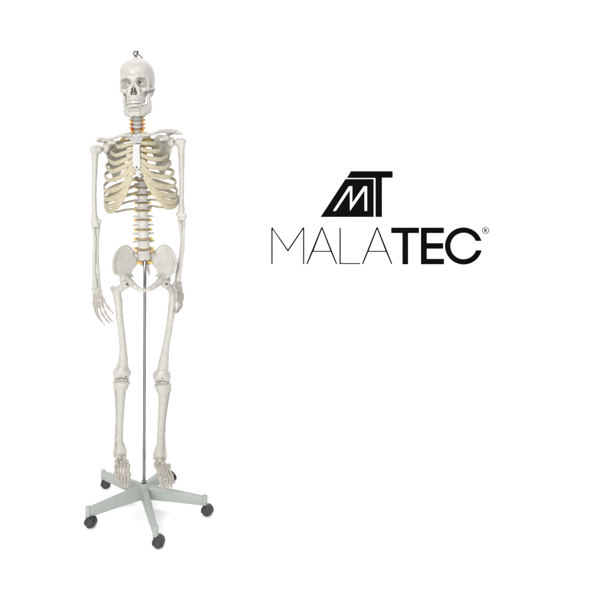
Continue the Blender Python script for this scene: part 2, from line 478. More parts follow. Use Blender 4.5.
def nerve(py, hw, reach, droop, mat, s, r=.0026, fork=False):
    x0 = float(spine_x(py)); y0 = float(spine_y(py))
    a = W(x0 + s * hw * .75, py - .4, y0 + .014); b = W(x0 + s * (hw + reach * .45), py - .2, y0 + .008)
    c = W(x0 + s * (hw + reach), py + droop, y0 + .004)
    r *= 1.15
    n = tube('nerve_root', [a, b, c], [r * 1.3, r * 1.5, r * .8], mat, SK, 6, 10)
    if fork:
        tube('nerve_branch', [b, W(x0 + s * (hw + reach * .8), py - droop * .7, y0 + .004)], [r * 1.1, r * .7], mat, n, 4, 8)

for i in range(6):                                                  # C2..C7
    vertebra(cb[i], cb[i + 1], 3.4 + .08 * i, 2.6 + .08 * i, 'C', BONE_W)
for i in range(1, 7):
    disc(cb[i], 3.4 + .08 * i, 2.7 + .08 * i, .0022, BONE_G if i < 6 else DISC)
    for s in (-1, 1):
        low = i >= 5
        nerve(cb[i] - .2, 4.0, 3.6 if s < 0 else 4.2, -.9, ORANGE if (low and s < 0) else NERVE, s, .0030, True)
        nerve(cb[i] + 1.5, 4.0, 2.2, .8, ORANGE if low else NERVE, s, .0030)
for s in (-1, 1):
    tube('vertebral_artery', [W(float(spine_x(p)) + s * 4.9, p, float(spine_y(p)) + .004) for p in (122.5, 125, 127.5, 131)],
         [.0030, .0036, .0036, .0022], ARTERY, SK)
    tube('vertebral_artery', [W(float(spine_x(p)) + s * 5.2, p, float(spine_y(p)) + .008) for p in (105, 111, 117, 122.5)],
         [.0020, .0022, .0024, .0028], ORANGE, SK)
for s, pts in ((-1, [(133.5, 131.5, .020), (129, 135, .012), (124.5, 138.2, .010), (120.5, 139.8, .012)]), (-1, [(134, 136, .030), (128, 139.5, .020), (122.5, 140.6, .016)]),
               (1, [(141, 130.5, .020), (144.5, 134, .012), (147.5, 137.6, .010), (152, 139, .012)]), (1, [(141, 135, .030), (146, 138.8, .020), (150.5, 140.4, .016)])):
    tube('nerve_root', [W(*p) for p in pts], [.0045, .0058, .0050, .0030], NERVE, SK, 6, 10)
for i in range(12):
    hw = np.interp(i, [0, 5, 11], [3.7, 4.4, 6.1]); hd = np.interp(i, [0, 5, 11], [2.6, 3.8, 4.4])
    vertebra(tb[i], tb[i + 1], hw, hd, 'T', VERT)
    if i: disc(tb[i], hw * 1.02, hd * 1.02, .0030)
    for s in (-1, 1):
        nerve(tb[i + 1] - .3, hw, 2.5 if i > 6 else 3.4, -.5, NERVE, s, .0032 if i > 6 else .0034, i < 7)
for i in range(5):
    hw = [6.3, 6.4, 6.5, 6.7, 7.3][i]; hd = np.interp(i, [0, 4], [4.3, 4.7])
    vertebra(lb[i], lb[i + 1], hw, hd, 'L', LUMB)
    disc(lb[i], hw * 1.1, hd * 1.08, .0042)
    for s in (-1, 1):
        if i: nerve(lb[i], hw, 2.4, .5, NERVE, s, .0040, i > 2)

# ------------------------------------------------------------------ rib cage
E_PY = [134, 138, 145, 152, 160, 170, 185, 200, 212]
E_L = [124, 121, 114.5, 110.5, 107.2, 104.8, 103.9, 104.5, 105.5]
E_R = [149, 152, 160.5, 166, 170.3, 173.6, 176.8, 178.0, 175.8]
def cage(px, py, front=True):
    l, r = np.interp(py, E_PY, E_L), np.interp(py, E_PY, E_R)
    xc, a = (l + r) / 2, (r - l) / 2
    u = np.clip((px - xc) / a, -1, 1); q = math.sqrt(max(0, 1 - abs(u) ** 2.3))
    yc = np.interp(py, [134, 150, 200], [.020, .025, .015])
    bf = np.interp(py, [134, 142, 155, 168, 180, 212], [.052, .075, .095, .108, .112, .105])
    bb = np.interp(py, [134, 150, 180, 212], [.045, .070, .078, .065])
    y = yc - bf * q if front else yc + bb * q
    # outward normal in plan
    n = np.array([u / (a * U), (-q / bf if front else q / bb), 0.0]); n /= np.linalg.norm(n)
    return y, n
def on(px, py, front=True):
    y, n = cage(px, py, front); return W(px, py, y), n

RIGHT = {1: [(142.5, 137), (148, 136.8)], 2: [(141, 143), (148, 143.3), (155, 143.8)], 3: [(141, 149), (148, 150.8), (156, 151.3)],
         4: [(141, 154.5), (148, 158), (158, 159.8)], 5: [(141, 160), (147.5, 165.3), (155, 167.5), (163, 168.3)],
         6: [(141, 164.5), (146.5, 171), (154, 175.6), (167, 177.3)], 7: [(140.5, 168.5), (145.5, 175), (152.5, 183), (160, 186.2), (171.5, 187)],
         8: [(145.5, 176.5), (151, 187), (160, 194), (173, 195.8)], 9: [(150.5, 186), (157, 195.5), (165, 201.3), (174, 202)],
         10: [(155.5, 193.5), (161.5, 202), (168, 207.3), (174.6, 206.2)]}
LEFT = {1: [(131.5, 137), (126.5, 138.2)], 2: [(133, 143.5), (126, 145.3), (119, 147)], 3: [(133, 149.5), (126, 152.3), (117, 155.5)],
        4: [(133, 155), (126, 159.3), (116, 163.5)], 5: [(133, 160.5), (127, 165.5), (120, 168.8), (112.5, 171.5)],
        6: [(133, 165), (128.5, 170.8), (120.5, 177), (109.5, 180.5)], 7: [(133.8, 169), (130.5, 175), (124, 184.3), (116.5, 189), (107, 191.5)],
        8: [(130.5, 177.5), (125, 189.5), (116.5, 197), (106.6, 199.5)], 9: [(126.5, 188.5), (121.5, 198.5), (114.5, 205), (106.4, 206)],
        10: [(122.5, 197), (117.5, 206.3), (111.5, 211.5), (106.6, 210)]}
for side, TAB in ((-1, LEFT), (1, RIGHT)):
    for i in range(1, 13):
        pm = (tb[i - 1] + tb[i]) / 2 + (1.0 if i < 11 else 2.2)
        sx = float(spine_x(pm))
        back0 = W(sx + side * 4.6, pm, float(spine_y(pm)) + .024)
        nb = np.array([side * .4, .9, 0])
        if i <= 10:
            fr = TAB[i]
            cx, cy = fr[-1]
            e = E_L if side < 0 else E_R
            lat = cy - {1: 1.5, 2: 3, 3: 4, 4: 5}.get(i, 6.0)
            lx = float(np.interp(lat, E_PY, e))
            path = [on(px, py) for px, py in fr]; nf = len(path)
            path.append(on(cx + (lx - cx) * .62, cy + (lat - cy) * .38 + (.3 if i > 1 else 0)))
            path.append(on(lx, lat))
            u1 = lx + (sx - lx) * .18; u2 = lx + (sx - lx) * .50; u3 = lx + (sx - lx) * .74
            q = lambda f: lat + (pm - lat) * f
            path += [on(u1, q(.38), False), on(u2, q(.70), False), on(u3, q(.90), False)]
            path.append((back0, nb))
            pts, nrm = zip(*path)
            fp = catmull(pts, 10); fn_ = catmull(nrm, 10)
            ker = np.array([1, 2, 3, 4, 3, 2, 1]) / 16.
            for _ in range(2):                                       # soften the turn of the rib
                sm = np.stack([np.convolve(np.pad(fp[:, c], 3, mode='edge'), ker, 'valid') for c in range(3)], 1)
                sm[:4], sm[-4:] = fp[:4], fp[-4:]; fp = sm
            cut = (nf - 1) * 10
            cp, cn = fp[:cut + 1], fn_[:cut + 1]; t = np.linspace(0, 1, len(cp))
            h0 = {1: .0090, 2: .0092, 3: .0096, 4: .0100, 5: .0110, 6: .0118, 7: .0128, 8: .0145, 9: .0145, 10: .0130}[i]
            h1 = {1: .0088, 2: .0092, 3: .0096, 4: .0100, 5: .0102, 6: .0104, 7: .0108, 8: .0110, 9: .0110, 10: .0105}[i]
            wv = 1 + .07 * np.sin(t * 7 + i * 2.1 + side) + .05 * np.sin(t * 17 + i)
            sweep('costal_cartilage', cp, cn, (h0 + (h1 - h0) * t) * .95 * wv, .0052 - .0006 * t, CART if i > 1 else BONE_G, SK, 14)
            rp, rn = fp[cut:], fn_[cut:]; t = np.linspace(0, 1, len(rp))
            hh = np.interp(t, [0, .12, .35, .7, 1], [h1 * .92, h1 * .84, .0080, .0078, .0056]) * (1 + .06 * np.sin(t * 15 + i * 1.7 + side))
            sweep('rib', rp, rn, hh, np.interp(t, [0, .5, 1], [.0045, .0042, .0044]), RIBM, SK, 12)
        else:
            if i == 11:
                px = [(136, 200.3), (124, 203), (116.5, 207), (111.5, 210.5)] if side < 0 else [(150, 199.5), (160, 200.8), (168, 203), (173, 206)]
                ys = [.075, .080, .062, .03]
            else:
                px = [(136, 209), (128, 209.5), (121, 210.8), (116, 212)] if side < 0 else [(150, 206), (157, 206.8), (160.5, 207.2), (163.3, 207.6)]
                ys = [.065, .078, .076, .068]
            pts = [back0] + [W(a, b, y) for (a, b), y in zip(px, ys)]
            rp = catmull(pts, 7)
            nn = np.tile(np.array([side * .3, 1, 0]), (len(rp), 1))
            t = np.linspace(0, 1, len(rp))
            ro = sweep('rib', rp, nn, np.interp(t, [0, .6, 1], [.0046, .0052, .0040]), .0034, RIBM, SK, 12)
            if i == 12:
                tube('rib_tip', [rp[-1], rp[-1] + (rp[-1] - rp[-3]) * .8], [.0042, .0030], CART, ro, 3, 10)

# sternum
def stern_y(py): return np.interp(py, [132, 136, 144, 172, 178], [-.026, -.032, -.066, -.098, -.100])
def sternum_fn(polys):
    pw = [[W(px, py, float(stern_y(py)))[[0, 2]] for px, py in pl] for pl in polys]
    zs = np.array([W(0, p, float(stern_y(p)))[2] for p in np.arange(178, 131, -2.)]); ys = np.array([float(stern_y(p)) for p in np.arange(178, 131, -2.)])
    def fn(P):
        x, y, z = P[..., 0], P[..., 1], P[..., 2]
        g = np.interp(z, zs, ys).astype(f32)
        d = None
        for pl in pw:
            e = smax(poly2(x, z, pl), np.abs(y - g - .001) - .0048, .004)
            d = e if d is None else smin(d, e, .004)
        return d
    return fn
man = [(127.6, 137.4), (128.8, 134.6), (132, 133.4), (136, 134.6), (140, 133.2), (143, 134), (144.3, 136.4), (142.6, 139.5), (140.4, 142.8), (133.2, 143.2), (130.6, 140.4)]
body = [(132.4, 144.3), (140.4, 143.8), (139.8, 150), (140.4, 158), (140.9, 164), (140.2, 168), (137.6, 170.2), (134.4, 169), (132.6, 165), (132.2, 158), (132.9, 150)]
xip = [(134.5, 170), (139, 169.8), (142.2, 172), (142.6, 175.2), (140.2, 178), (137.6, 177), (135.4, 174)]
st = field('sternum', sternum_fn([man, body]), W(125, 172, -.12), W(147, 131, -.015), .0014, BONE_W, SK)
xp = field('xiphoid_process', sternum_fn([xip]), W(131, 180, -.12), W(146, 168, -.085), .0014, BONE, SK)
def screw(px, py, y, r, par, mat=SCREW, name='screw'):
    c = W(px, py, y)
    V, F = lathe([(r * .8, -.004), (r, -.003), (r, .0006), (r * .7, .0016), (r * .3, .0018)], 16, (0, -1, 0), c)
    return mesh_obj(name, V, F, mat, par)
screw(136.6, 167.3, -.1015, .0034, st); screw(140.7, 174.6, -.1055, .0034, xp)

# clavicles
bone('clavicle', [(129.6, 135.2, -.040), (125, 134.6, -.050), (119, 136.2, -.046), (112.5, 138.6, -.015), (106.5, 140, .010), (102.5, 140.6, .020)],
     [2.6, 1.75, 1.5, 1.5, 1.9, 1.7], BONE, SK)
bone('clavicle', [(142.6, 134.8, -.040), (147.5, 134.8, -.050), (153.5, 133.8, -.046), (160.5, 131.2, -.015), (168, 130.9, .010), (174.5, 131.3, .018)],
     [2.6, 1.75, 1.5, 1.8, 2.2, 1.7], BONE, SK)

# scapulae
def scapula(poly, gl, acro, cora, spine_ln, s, lo, hi):
    xs = [(gl[0], .035), (gl[0] - s * 6, .075), (gl[0] - s * 12, .108), (gl[0] - s * 22, .122)]
    xs = sorted((W(a, 150, b)[0], b) for a, b in xs); X = [a for a, _ in xs]; Y = [b for _, b in xs]
    pl = [W(px, py, float(np.interp(W(px, 150, .07)[0], X, Y)))[[0, 2]] for px, py in poly]
    pl = [q[:2] for q in catmull([np.array([*q, 0]) for q in pl] + [np.array([*pl[0], 0])], 4)[:-1]]
    G = W(*gl)
    def fn(P):
        x, y, z = P[..., 0], P[..., 1], P[..., 2]
        g = np.interp(x, X, Y).astype(f32)
        d = smax(poly2(x, z, pl), (np.abs(y - g) - .0026) * .75, .003)
        d = smin(d, ell(P, G - np.array([s * .006, 0, 0]), (.015, .017, .022)), .012)
        d = smax(d, -ell(P, G + np.array([s * .017, -.004, 0]), (.012, .015, .019)), .003)
        d = smin(d, chain(P, [W(*p) for p in spine_ln], [.0050, .0085, .0100, .0105][:len(spine_ln)], .005), .006)
        d = smin(d, chain(P, [W(*p) for p in acro], [.0105, .0112, .0070], .004), .008)
        d = smin(d, chain(P, [W(*p) for p in cora], [.0125, .0100, .0082], .005), .010)
        d = smin(d, chain(P, [G + np.array([-s * .010, .004, .002]), G + np.array([-s * .030, .030, .016]), G + np.array([-s * .050, .056, .010])], [.0165, .0120, .0070], .006), .010)
        edge = [np.array([q[0], float(np.interp(q[0], X, Y)), q[1]]) for q in pl]
        d = smin(d, chain(P, edge[12::2], [.0042] * len(edge[12::2]), .003), .004)
        return d
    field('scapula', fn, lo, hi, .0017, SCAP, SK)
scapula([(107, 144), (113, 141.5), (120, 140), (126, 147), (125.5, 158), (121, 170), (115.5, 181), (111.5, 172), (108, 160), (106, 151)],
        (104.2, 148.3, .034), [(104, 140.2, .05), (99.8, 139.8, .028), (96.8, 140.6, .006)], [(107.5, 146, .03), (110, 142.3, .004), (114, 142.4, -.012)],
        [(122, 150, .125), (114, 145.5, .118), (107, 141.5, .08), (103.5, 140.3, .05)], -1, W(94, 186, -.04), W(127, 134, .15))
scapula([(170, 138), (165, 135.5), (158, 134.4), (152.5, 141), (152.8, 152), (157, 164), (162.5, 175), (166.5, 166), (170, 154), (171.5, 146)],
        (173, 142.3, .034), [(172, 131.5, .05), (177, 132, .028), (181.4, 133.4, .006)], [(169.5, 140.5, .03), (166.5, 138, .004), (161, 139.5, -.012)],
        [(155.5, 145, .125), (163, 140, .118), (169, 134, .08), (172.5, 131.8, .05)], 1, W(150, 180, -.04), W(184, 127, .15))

# ------------------------------------------------------------------ arms
def knobs(*ks, k=.005):
    def ex(P, d):
        for px, py, y, r in ks: 
            c = W(px, py, y); d = smin(d, ln(P - c.astype(f32)) - r * U, k)
        return d
    return ex
HUML = bone('humerus', [(94.9, 151, 0), (94.8, 160, 0), (94.7, 172, 0), (94.2, 190, 0), (94.1, 206, .002), (94.7, 217, .004), (95.6, 222, .004)],
     [4.1, 3.2, 2.8, 2.4, 2.6, 3.1, 3.3], BONE, SK, extra=knobs((98.0, 149.6, .004, 4.7), (94.0, 149.3, -.004, 4.2), (92.9, 222.5, 0, 2.7), (99.6, 221.3, .004, 2.2), (97.0, 225, -.002, 2.7), (93.6, 225.4, -.004, 2.5)), pad=.03)
HUMR = bone('humerus', [(181.2, 144, 0), (181.4, 153, 0), (181.6, 166, 0), (181.8, 185, 0), (181.4, 199, .002), (181.4, 209, .004), (181.4, 215, .004)],
     [4.0, 3.4, 2.9, 2.45, 2.7, 3.2, 3.4], BONE, SK, extra=knobs((178.6, 142.4, .004, 4.5), (182.4, 141.6, -.004, 4.0), (178.0, 214.6, .002, 2.3), (184.6, 215.8, 0, 2.5), (180.3, 218.4, -.002, 2.7), (183.3, 218.8, -.004, 2.4)), pad=.03)
screw(101.6, 148.6, .012, .0050, HUML, SCREW, 'joint_bolt'); screw(174.4, 141.5, .012, .0045, HUMR, SCREW, 'joint_bolt')
bone('ulna', [(98.2, 224.5, .014), (97.6, 230, .006), (97.2, 242, .002), (97.4, 258, .0), (98.6, 274, .0), (99.2, 285, .002), (99.5, 287.2, .002)],
     [2.4, 2.3, 1.75, 1.6, 1.45, 1.6, 1.5], BONE_G, SK)
bone('radius', [(93.9, 229.4, -.004), (94.1, 232, -.004), (95.1, 239, -.006), (94.2, 255, -.006), (94.2, 270, -.004), (94.9, 281, -.002), (95.2, 286, -.002)],
     [2.1, 1.5, 1.75, 1.95, 2.0, 2.6, 3.2], BONE_G, SK)
bone('ulna', [(180.0, 219.8, .014), (180.8, 224.5, .006), (181.6, 236, .004), (180.6, 252, .004), (178.4, 266, .004), (176.6, 276, .004), (175.8, 280.5, .004)],
     [2.3, 2.1, 1.5, 1.4, 1.3, 1.4, 1.4], BONE, SK)
bone('radius', [(184.0, 222.6, -.004), (183.9, 225.5, -.004), (183.5, 234, -.006), (182.8, 250, -.008), (180.9, 265, -.010), (179.1, 275, -.010), (178.2, 280, -.010)],
     [2.0, 1.3, 1.5, 1.6, 1.7, 2.1, 2.7], BONE, SK)

def small_bone(name, a, b, r0, r1, mat, parent, h=.00095):
    a, b = W(*a), W(*b); L = np.linalg.norm(b - a); t = (b - a) / L
    th = 1.45 if name == 'metatarsal' else 1.35 if name == 'toe_bone' else 1.24
    r0 *= U * th; r1 *= U * th
    p = [a + t * r0 * .6, a + t * L * .28, a + t * L * .72, b - t * r1 * .9]
    A = np.array([a, b]); m = max(r0, r1) + .005
    sd = np.cross(t, [0, 1, 0]); sd /= max(np.linalg.norm(sd), 1e-6)
    def fn(P):
        d = chain(P, p, [r0, r0 * .70, r1 * .66, r1], .003)
        d = smin(d, ln(P - (b - t * r1 + sd * r1 * .55).astype(f32)) - r1 * .66, .0015)
        d = smin(d, ln(P - (b - t * r1 - sd * r1 * .55).astype(f32)) - r1 * .66, .0015)
        return d
    return field(name, fn, A.min(0) - m, A.max(0) + m, h, mat, parent, noise=.0002)

def lumps(name, cs, mat, k=.0012, h=.0012):
    ws = [(W(*c[:3]), c[3] * U) for c in cs]; A = np.array([w for w, _ in ws]); m = max(r for _, r in ws) + .008
    rr = [rng.uniform(.85, 1.2, 3) for _ in ws]; Rs = [rot(*rng.uniform(-40, 40, 3)) for _ in ws]
    def fn(P):
        d = None
        for (c, r), q, R in zip(ws, rr, Rs):
            e = ell(P, c, r * q, R)
            d = e if d is None else smin(d, e, k)
        return d
    return field(name, fn, A.min(0) - m, A.max(0) + m, h, mat, SK, noise=.0003)

def digits(hand, rows, mat, kind, fat=1.0):
    """rows: joint lists (px,py,y) with radii, base to tip"""
    for pts, rs in rows:
        for j in range(len(pts) - 1):
            nm = kind[0] if j == 0 else kind[1]
            small_bone(nm, pts[j], pts[j + 1], rs[j] * fat, rs[j + 1] * (.92 if j else 1) * fat, mat, hand)

hl = lumps('hand', [(92.9, 288.8, .004, 1.7), (95.2, 289.2, .0, 1.9), (97.6, 288.9, .0, 1.8), (99.8, 289.4, -.006, 1.4), (93.6, 291.8, .004, 1.6), (95.4, 292, .002, 1.6), (97.3, 292.2, 0, 1.8), (99.4, 292, -.006, 1.6), (101.6, 290.0, -.008, 1.2)], BONE_G)
digits(hl, [([(100.2, 292.2, -.010), (103.6, 300.5, -.024), (107.6, 307, -.030), (113.6, 313.8, -.034)], [1.35, 1.3, 1.15, .75]),
            ([(98.8, 293.2, .0), (102.2, 304.3, -.008), (105.2, 312.6, -.008), (109.4, 318.6, -.002), (113.2, 322.2, .004)], [1.25, 1.3, 1.1, .9, .7]),
            ([(97.2, 293.4, .002), (99.2, 305.6, -.004), (102.3, 314.4, -.004), (106.4, 320, .002), (110.2, 323.6, .008)], [1.25, 1.3, 1.1, .9, .7]),
            ([(95.4, 293.2, .004), (96.3, 305.6, .002), (97.9, 313.8, .002), (100.6, 319.8, .006), (104.6, 325.2, .012)], [1.2, 1.25, 1.05, .85, .7]),
            ([(93.8, 292.8, .006), (93.6, 303.8, .008), (95.0, 310.8, .010), (96.8, 315.5, .014), (99.6, 320.2, .020)], [1.15, 1.2, .95, .8, .65])],
       BONE_H, ('metacarpal', 'finger_bone'))
hr = lumps('hand', [(174.6, 283, -.018, 1.6), (176.6, 283, -.006, 1.9), (178.8, 282.8, .006, 1.8), (180.8, 283, .016, 1.5), (175.4, 286, -.018, 1.7), (177.4, 286.2, -.006, 1.7), (179.2, 286, .006, 1.7), (180.6, 285.8, .016, 1.5), (173.6, 285.6, -.026, 1.4)], BONE_G)
digits(hr, [([(174.0, 286.2, -.030), (176.4, 293, -.044), (176.4, 300, -.048), (174.6, 307, -.046)], [1.4, 1.35, 1.15, .8]),
            ([(175.6, 287.4, -.020), (178.6, 298.5, -.026), (179.0, 306.4, -.026), (175.8, 311.4, -.030), (172.2, 312.6, -.034)], [1.3, 1.35, 1.1, .9, .7]),
            ([(177.8, 287.6, -.006), (181.0, 299, -.006), (181.0, 307, -.006), (177.6, 312.0, -.010), (174.2, 313.0, -.014)], [1.3, 1.35, 1.1, .9, .7]),
            ([(179.4, 287.4, .008), (182.0, 298.4, .012), (181.6, 305.6, .012), (178.4, 310.4, .008), (175.2, 311.4, .002)], [1.2, 1.3, 1.05, .85, .7]),
            ([(180.8, 287, .018), (182.6, 296.2, .026), (182.2, 302, .026), (179.8, 306.2, .022), (177.2, 307.2, .016)], [1.15, 1.2, .95, .8, .65])],
       BONE_H, ('metacarpal', 'finger_bone'), 1.18)

# ------------------------------------------------------------------ pelvis
def hip(poly, s, dep, crest, acet, ramus, isch, spine_pt):
    a0, bx, bz = dep
    def depth(px, py): return a0 + bx * px + bz * py
    poly = [tuple(q[:2]) for q in catmull([np.array([*q, 0.]) for q in poly] + [np.array([*poly[0], 0.])], 3)[:-1]]
    crest = [tuple(q[:2]) for q in catmull([np.array([*q, 0.]) for q in crest], 2)]
    pl = [W(px, py, depth(px, py))[[0, 2]] for px, py in poly]
    # plane fit of depth in world x,z
    S = np.array([[*W(px, py, depth(px, py))[[0, 2]], 1] for px, py in poly]); Yv = np.array([depth(px, py) for px, py in poly])
    cf = np.linalg.lstsq(S, Yv, rcond=None)[0]
    cen = np.mean(pl, 0); A = np.array(pl)
    def fn(P):
        x, y, z = P[..., 0], P[..., 1], P[..., 2]
        p2 = poly2(x, z, pl)
        g = cf[0] * x + cf[1] * z + cf[2] + .003 * (1 - np.exp(-np.maximum(-p2, 0) / .022)) * .8
        nrm = math.sqrt(1 + cf[0] ** 2 + cf[1] ** 2)
        d = smax(p2, np.abs(y - g) / nrm - .0040, .004)
        d = smin(d, chain(P, [W(px, py, depth(px, py)) for px, py in crest], [.0040] + [.0046] * (len(crest) - 2) + [.0052], .004), .010)
        d = smin(d, ell(P, W(*acet), (.024, .026, .024)), .014)
        d = smin(d, chain(P, [W(*p[:3]) for p in ramus], [p[3] for p in ramus], .005), .010)
        d = smin(d, chain(P, [W(*p[:3]) for p in isch], [p[3] for p in isch], .005), .008)
        d = smin(d, chain(P, [W(*p) for p in spine_pt], [.006, .0028], .003), .005)
        return d
    lo = np.array([A[:, 0].min() - .015, -.12, A[:, 1].min() - .03]); hi = np.array([A[:, 0].max() + .075, .105, A[:, 1].max() + .014])
    if s > 0: lo[0], hi[0] = A[:, 0].min() - .075, A[:, 0].max() + .015
    return field('hip_bone', fn, lo, hi, .0017, BONE, SK)

PL = [(133, 252.2), (130.5, 248.4), (126.5, 246.0), (122.2, 246.8), (118.2, 249.8), (115.2, 254.8), (113.2, 261), (112.8, 267), (113.4, 272.4), (116, 274.8), (118.6, 276), (120.8, 279.5), (122.5, 283), (127, 285), (130.5, 281), (131.6, 276), (132.4, 271), (134.4, 268), (137, 265), (138, 261), (136.5, 257), (134.2, 255.5)]
HL = hip(PL, -1, (-.035 - .00199 * 113 + .0013 * 268, .00199, -.0013), [(133, 252), (130.5, 248.6), (126.5, 246.4), (122.2, 247.2), (118.4, 250.2), (115.5, 255), (113.6, 261), (113.3, 267), (114.2, 272.6)],
    (125.0, 279.6, -.006), [(126.3, 278.2, -.026, .0135), (130.4, 282.4, -.050, .0142), (135.4, 286.8, -.078, .0108), (139.4, 289.3, -.090, .0092), (142.4, 290.2, -.094, .0080)],
    [(127, 282, .0, .014), (129.5, 283, .035, .011), (132, 285, .045, .009), (136, 287.5, -.01, .005), (141.6, 290.8, -.082, .006)],
    [(130.6, 275, -.006), (133.8, 276.4, .016)])
PR = [(156.6, 251.5), (159, 248), (162.8, 245.4), (167, 245.8), (171, 249), (173.8, 254), (176, 260), (176.3, 266.5), (175, 271.5), (172, 275), (169, 277), (166.5, 280), (163, 281), (158.6, 280), (157.8, 275.5), (156.8, 270.5), (154.6, 267), (151.8, 264.2), (151, 260.5), (152.8, 256.5), (155.4, 255)]
HR = hip(PR, 1, (-.035 + .00199 * 176 + .0013 * 266, -.00199, -.0013), [(156.4, 251.5), (158.9, 248.4), (162.8, 245.9), (166.8, 246.3), (170.6, 249.4), (173.3, 254.2), (175.5, 260), (175.9, 266.4), (174.6, 271.5)],
    (165.0, 279.0, -.006), [(163.5, 277.8, -.026, .0135), (159.4, 282.0, -.050, .0142), (154, 286.6, -.078, .0108), (149.2, 289.3, -.090, .0092), (146.0, 290.2, -.094, .0080)],
    [(164, 281.5, .0, .014), (161, 282.5, .035, .011), (158, 284.5, .045, .009), (153, 287, -.01, .005), (147, 290.8, -.082, .006)],
    [(158.4, 275, -.006), (155.4, 276, .016)])
field('pubic_symphysis', lambda P: ell(P, W(144.2, 290.3, -.094), (.0072, .0085, .0090)), W(140, 295, -.12), W(148.5, 286, -.075), .0012, CART, SK)

def sacrum_fn(P):
    d = chain(P, [W(144.4, 261.5, .040), W(145, 262.5, .062), W(145.8, 264, .085), W(147, 267, .105)], [.022, .019, .015, .010], .006)
    for s in (-1, 1):
        d = smin(d, chain(P, [W(144.4 + s * 4.5, 256, .046), W(144.6 + s * 8.6, 256, .045), W(144.6 + s * 9.2, 260, .056)], [.021, .019, .015], .006), .008)
    d = smin(d, chain(P, [W(147, 267, .105), W(148.6, 271, .108), W(149.0, 274.5, .100)], [.008, .006, .004], .004), .005)
    for s in (-1, 1):
        for q, (dx, dp) in enumerate(((4.6, 261), (3.9, 264.0))):
            d = smax(d, -cap(P, W(144.6 + s * dx, dp, .0), W(144.6 + s * dx, dp - .5, .075), .0036, .0036), .002)
    return d
field('sacrum', sacrum_fn, W(130, 282, -.0), W(160, 250, .135), .0017, LUMB, SK)
disc(260.6, 6.4, 4.8, .0036)
for s, x in ((-1, 136.6), (1, 151.6)):
    tube('nerve_root', [W(x - s, 250.6, .02), W(x, 252, .006), W(x + s * .8, 253.6, .004)], [.0030, .0040, .0022], NERVE, SK)
for s, x in ((-1, 140.2), (1, 149.4)):
    n = tube('nerve_root', [W(x, 259.5, .02), W(x - .2 * s, 262, .010), W(x + s * .6, 264.6, .008)], [.0042, .0056, .003], NERVE, SK)
    tube('nerve_branch', [W(x, 261, .014), W(x + s * 2.0, 262, .010), W(x + s * 3.4, 264, .012)], [.0036, .0042, .0026], NERVE, n)
    tube('nerve_branch', [W(x, 261, .014), W(x - s * 1.6, 262.5, .012), W(x - s * 2.2, 264, .016)], [.0036, .0042, .0026], NERVE, n)

# ------------------------------------------------------------------ legs
def femur(head, troch, shaft, rsh, cl, cm, knee_w):
    pts = shaft; 
    def ex(P, d):
        H = W(*head); T = W(*troch)
        d = smin(d, chain(P, [H, W(*shaft[0])], [3.7 * U, 4.0 * U], .004), .010)
        d = smin(d, ln(P - H.astype(f32)) - 4.5 * U, .003)
        d = smin(d, chain(P, [T, W(*shaft[0])], [3.0 * U, 4.0 * U], .004), .008)
        for c in (cl, cm):
            d = smin(d, ell(P, W(*c), (4.4 * U, .029, 5.0 * U)), .008)
        mid = (W(*cl) + W(*cm)) / 2
        d = smin(d, ell(P, mid + np.array([0, -.006, .010]), (.028, .021, .026)), .012)
        d = smin(d, ell(P, mid + np.array([-.002, -.0255, .013]), (.017, .008, .018)), .014)
        d = smax(d, -cap(P, mid + np.array([0, -.037, -.006]), mid + np.array([.002, -.031, -.022]), .0045, .006), .008)
        return d
    return bone('femur', pts, rsh, BONE, SK, extra=ex, pad=.045)
FL = femur((125.8, 284.4, -.046), (112.8, 288.6, .004), [(116.6, 291.5, -.008), (118.3, 301, -.012), (119.6, 318, -.020), (121.8, 334, -.020), (123.0, 348, -.014), (123.2, 358, -.006), (122.6, 366, 0)],
      [4.3, 4.05, 3.6, 3.5, 3.7, 4.6, 5.8], (117.0, 373.3, .002), (126.6, 373.1, .002), 9)
FR = femur((165.8, 284.2, -.046), (177.4, 288.0, .004), [(173.6, 291.5, -.008), (172.6, 301, -.012), (170.6, 318, -.020), (168.2, 334, -.020), (165.6, 348, -.014), (164.2, 358, -.006), (163.0, 367, 0)],
      [4.3, 4.05, 3.6, 3.5, 3.7, 4.6, 5.8], (166.6, 376.1, .002), (157.0, 375.9, .002), 9)
for F, c in ((FL, (126.9, 284.2, -.0645)), (FR, (166.3, 284.0, -.0650))):
    w = screw(c[0], c[1], c[2], .0078, F, STEEL_L, 'washer'); screw(c[0], c[1], c[2] - .0016, .0050, F, SCREW)
screw(126.0, 376.6, -.0315, .0028, FL); screw(162.3, 378.3, -.0325, .0022, FR)

def tibia(pl, pts, rs, mal, mat=BONE_G):
    def ex(P, d):
        d = smin(d, ell(P, W(*pl), (9.0 * U, .025, 3.5 * U)), .012)
        d = smin(d, ell(P, W(pl[0], pl[1] + 4, pl[2] - .004), (6.8 * U, .021, 4.5 * U)), .010)
        d = smin(d, ln(P - W(pl[0], pl[1] + 8.5, -.018).astype(f32)) - 2.2 * U, .010)
        d = smin(d, chain(P, [W(*m[:3]) for m in mal], [m[3] * U for m in mal], .004), .010)
        return d
    t = bone('tibia', pts, rs, mat, SK, extra=ex, pad=.045)
    return t
TL = tibia((121.3, 382.7, 0), [(121.2, 385, 0), (121.3, 393, -.004), (121.0, 404, -.008), (120.2, 420, -.008), (119.8, 434, -.004), (119.9, 445, 0), (120.0, 451, 0)],
      [5.6, 4.5, 3.9, 3.35, 3.1, 3.5, 4.6], [(122.4, 446, 0, 2.6), (124.2, 451, 0, 2.5), (125.2, 455.2, -.002, 1.7)])
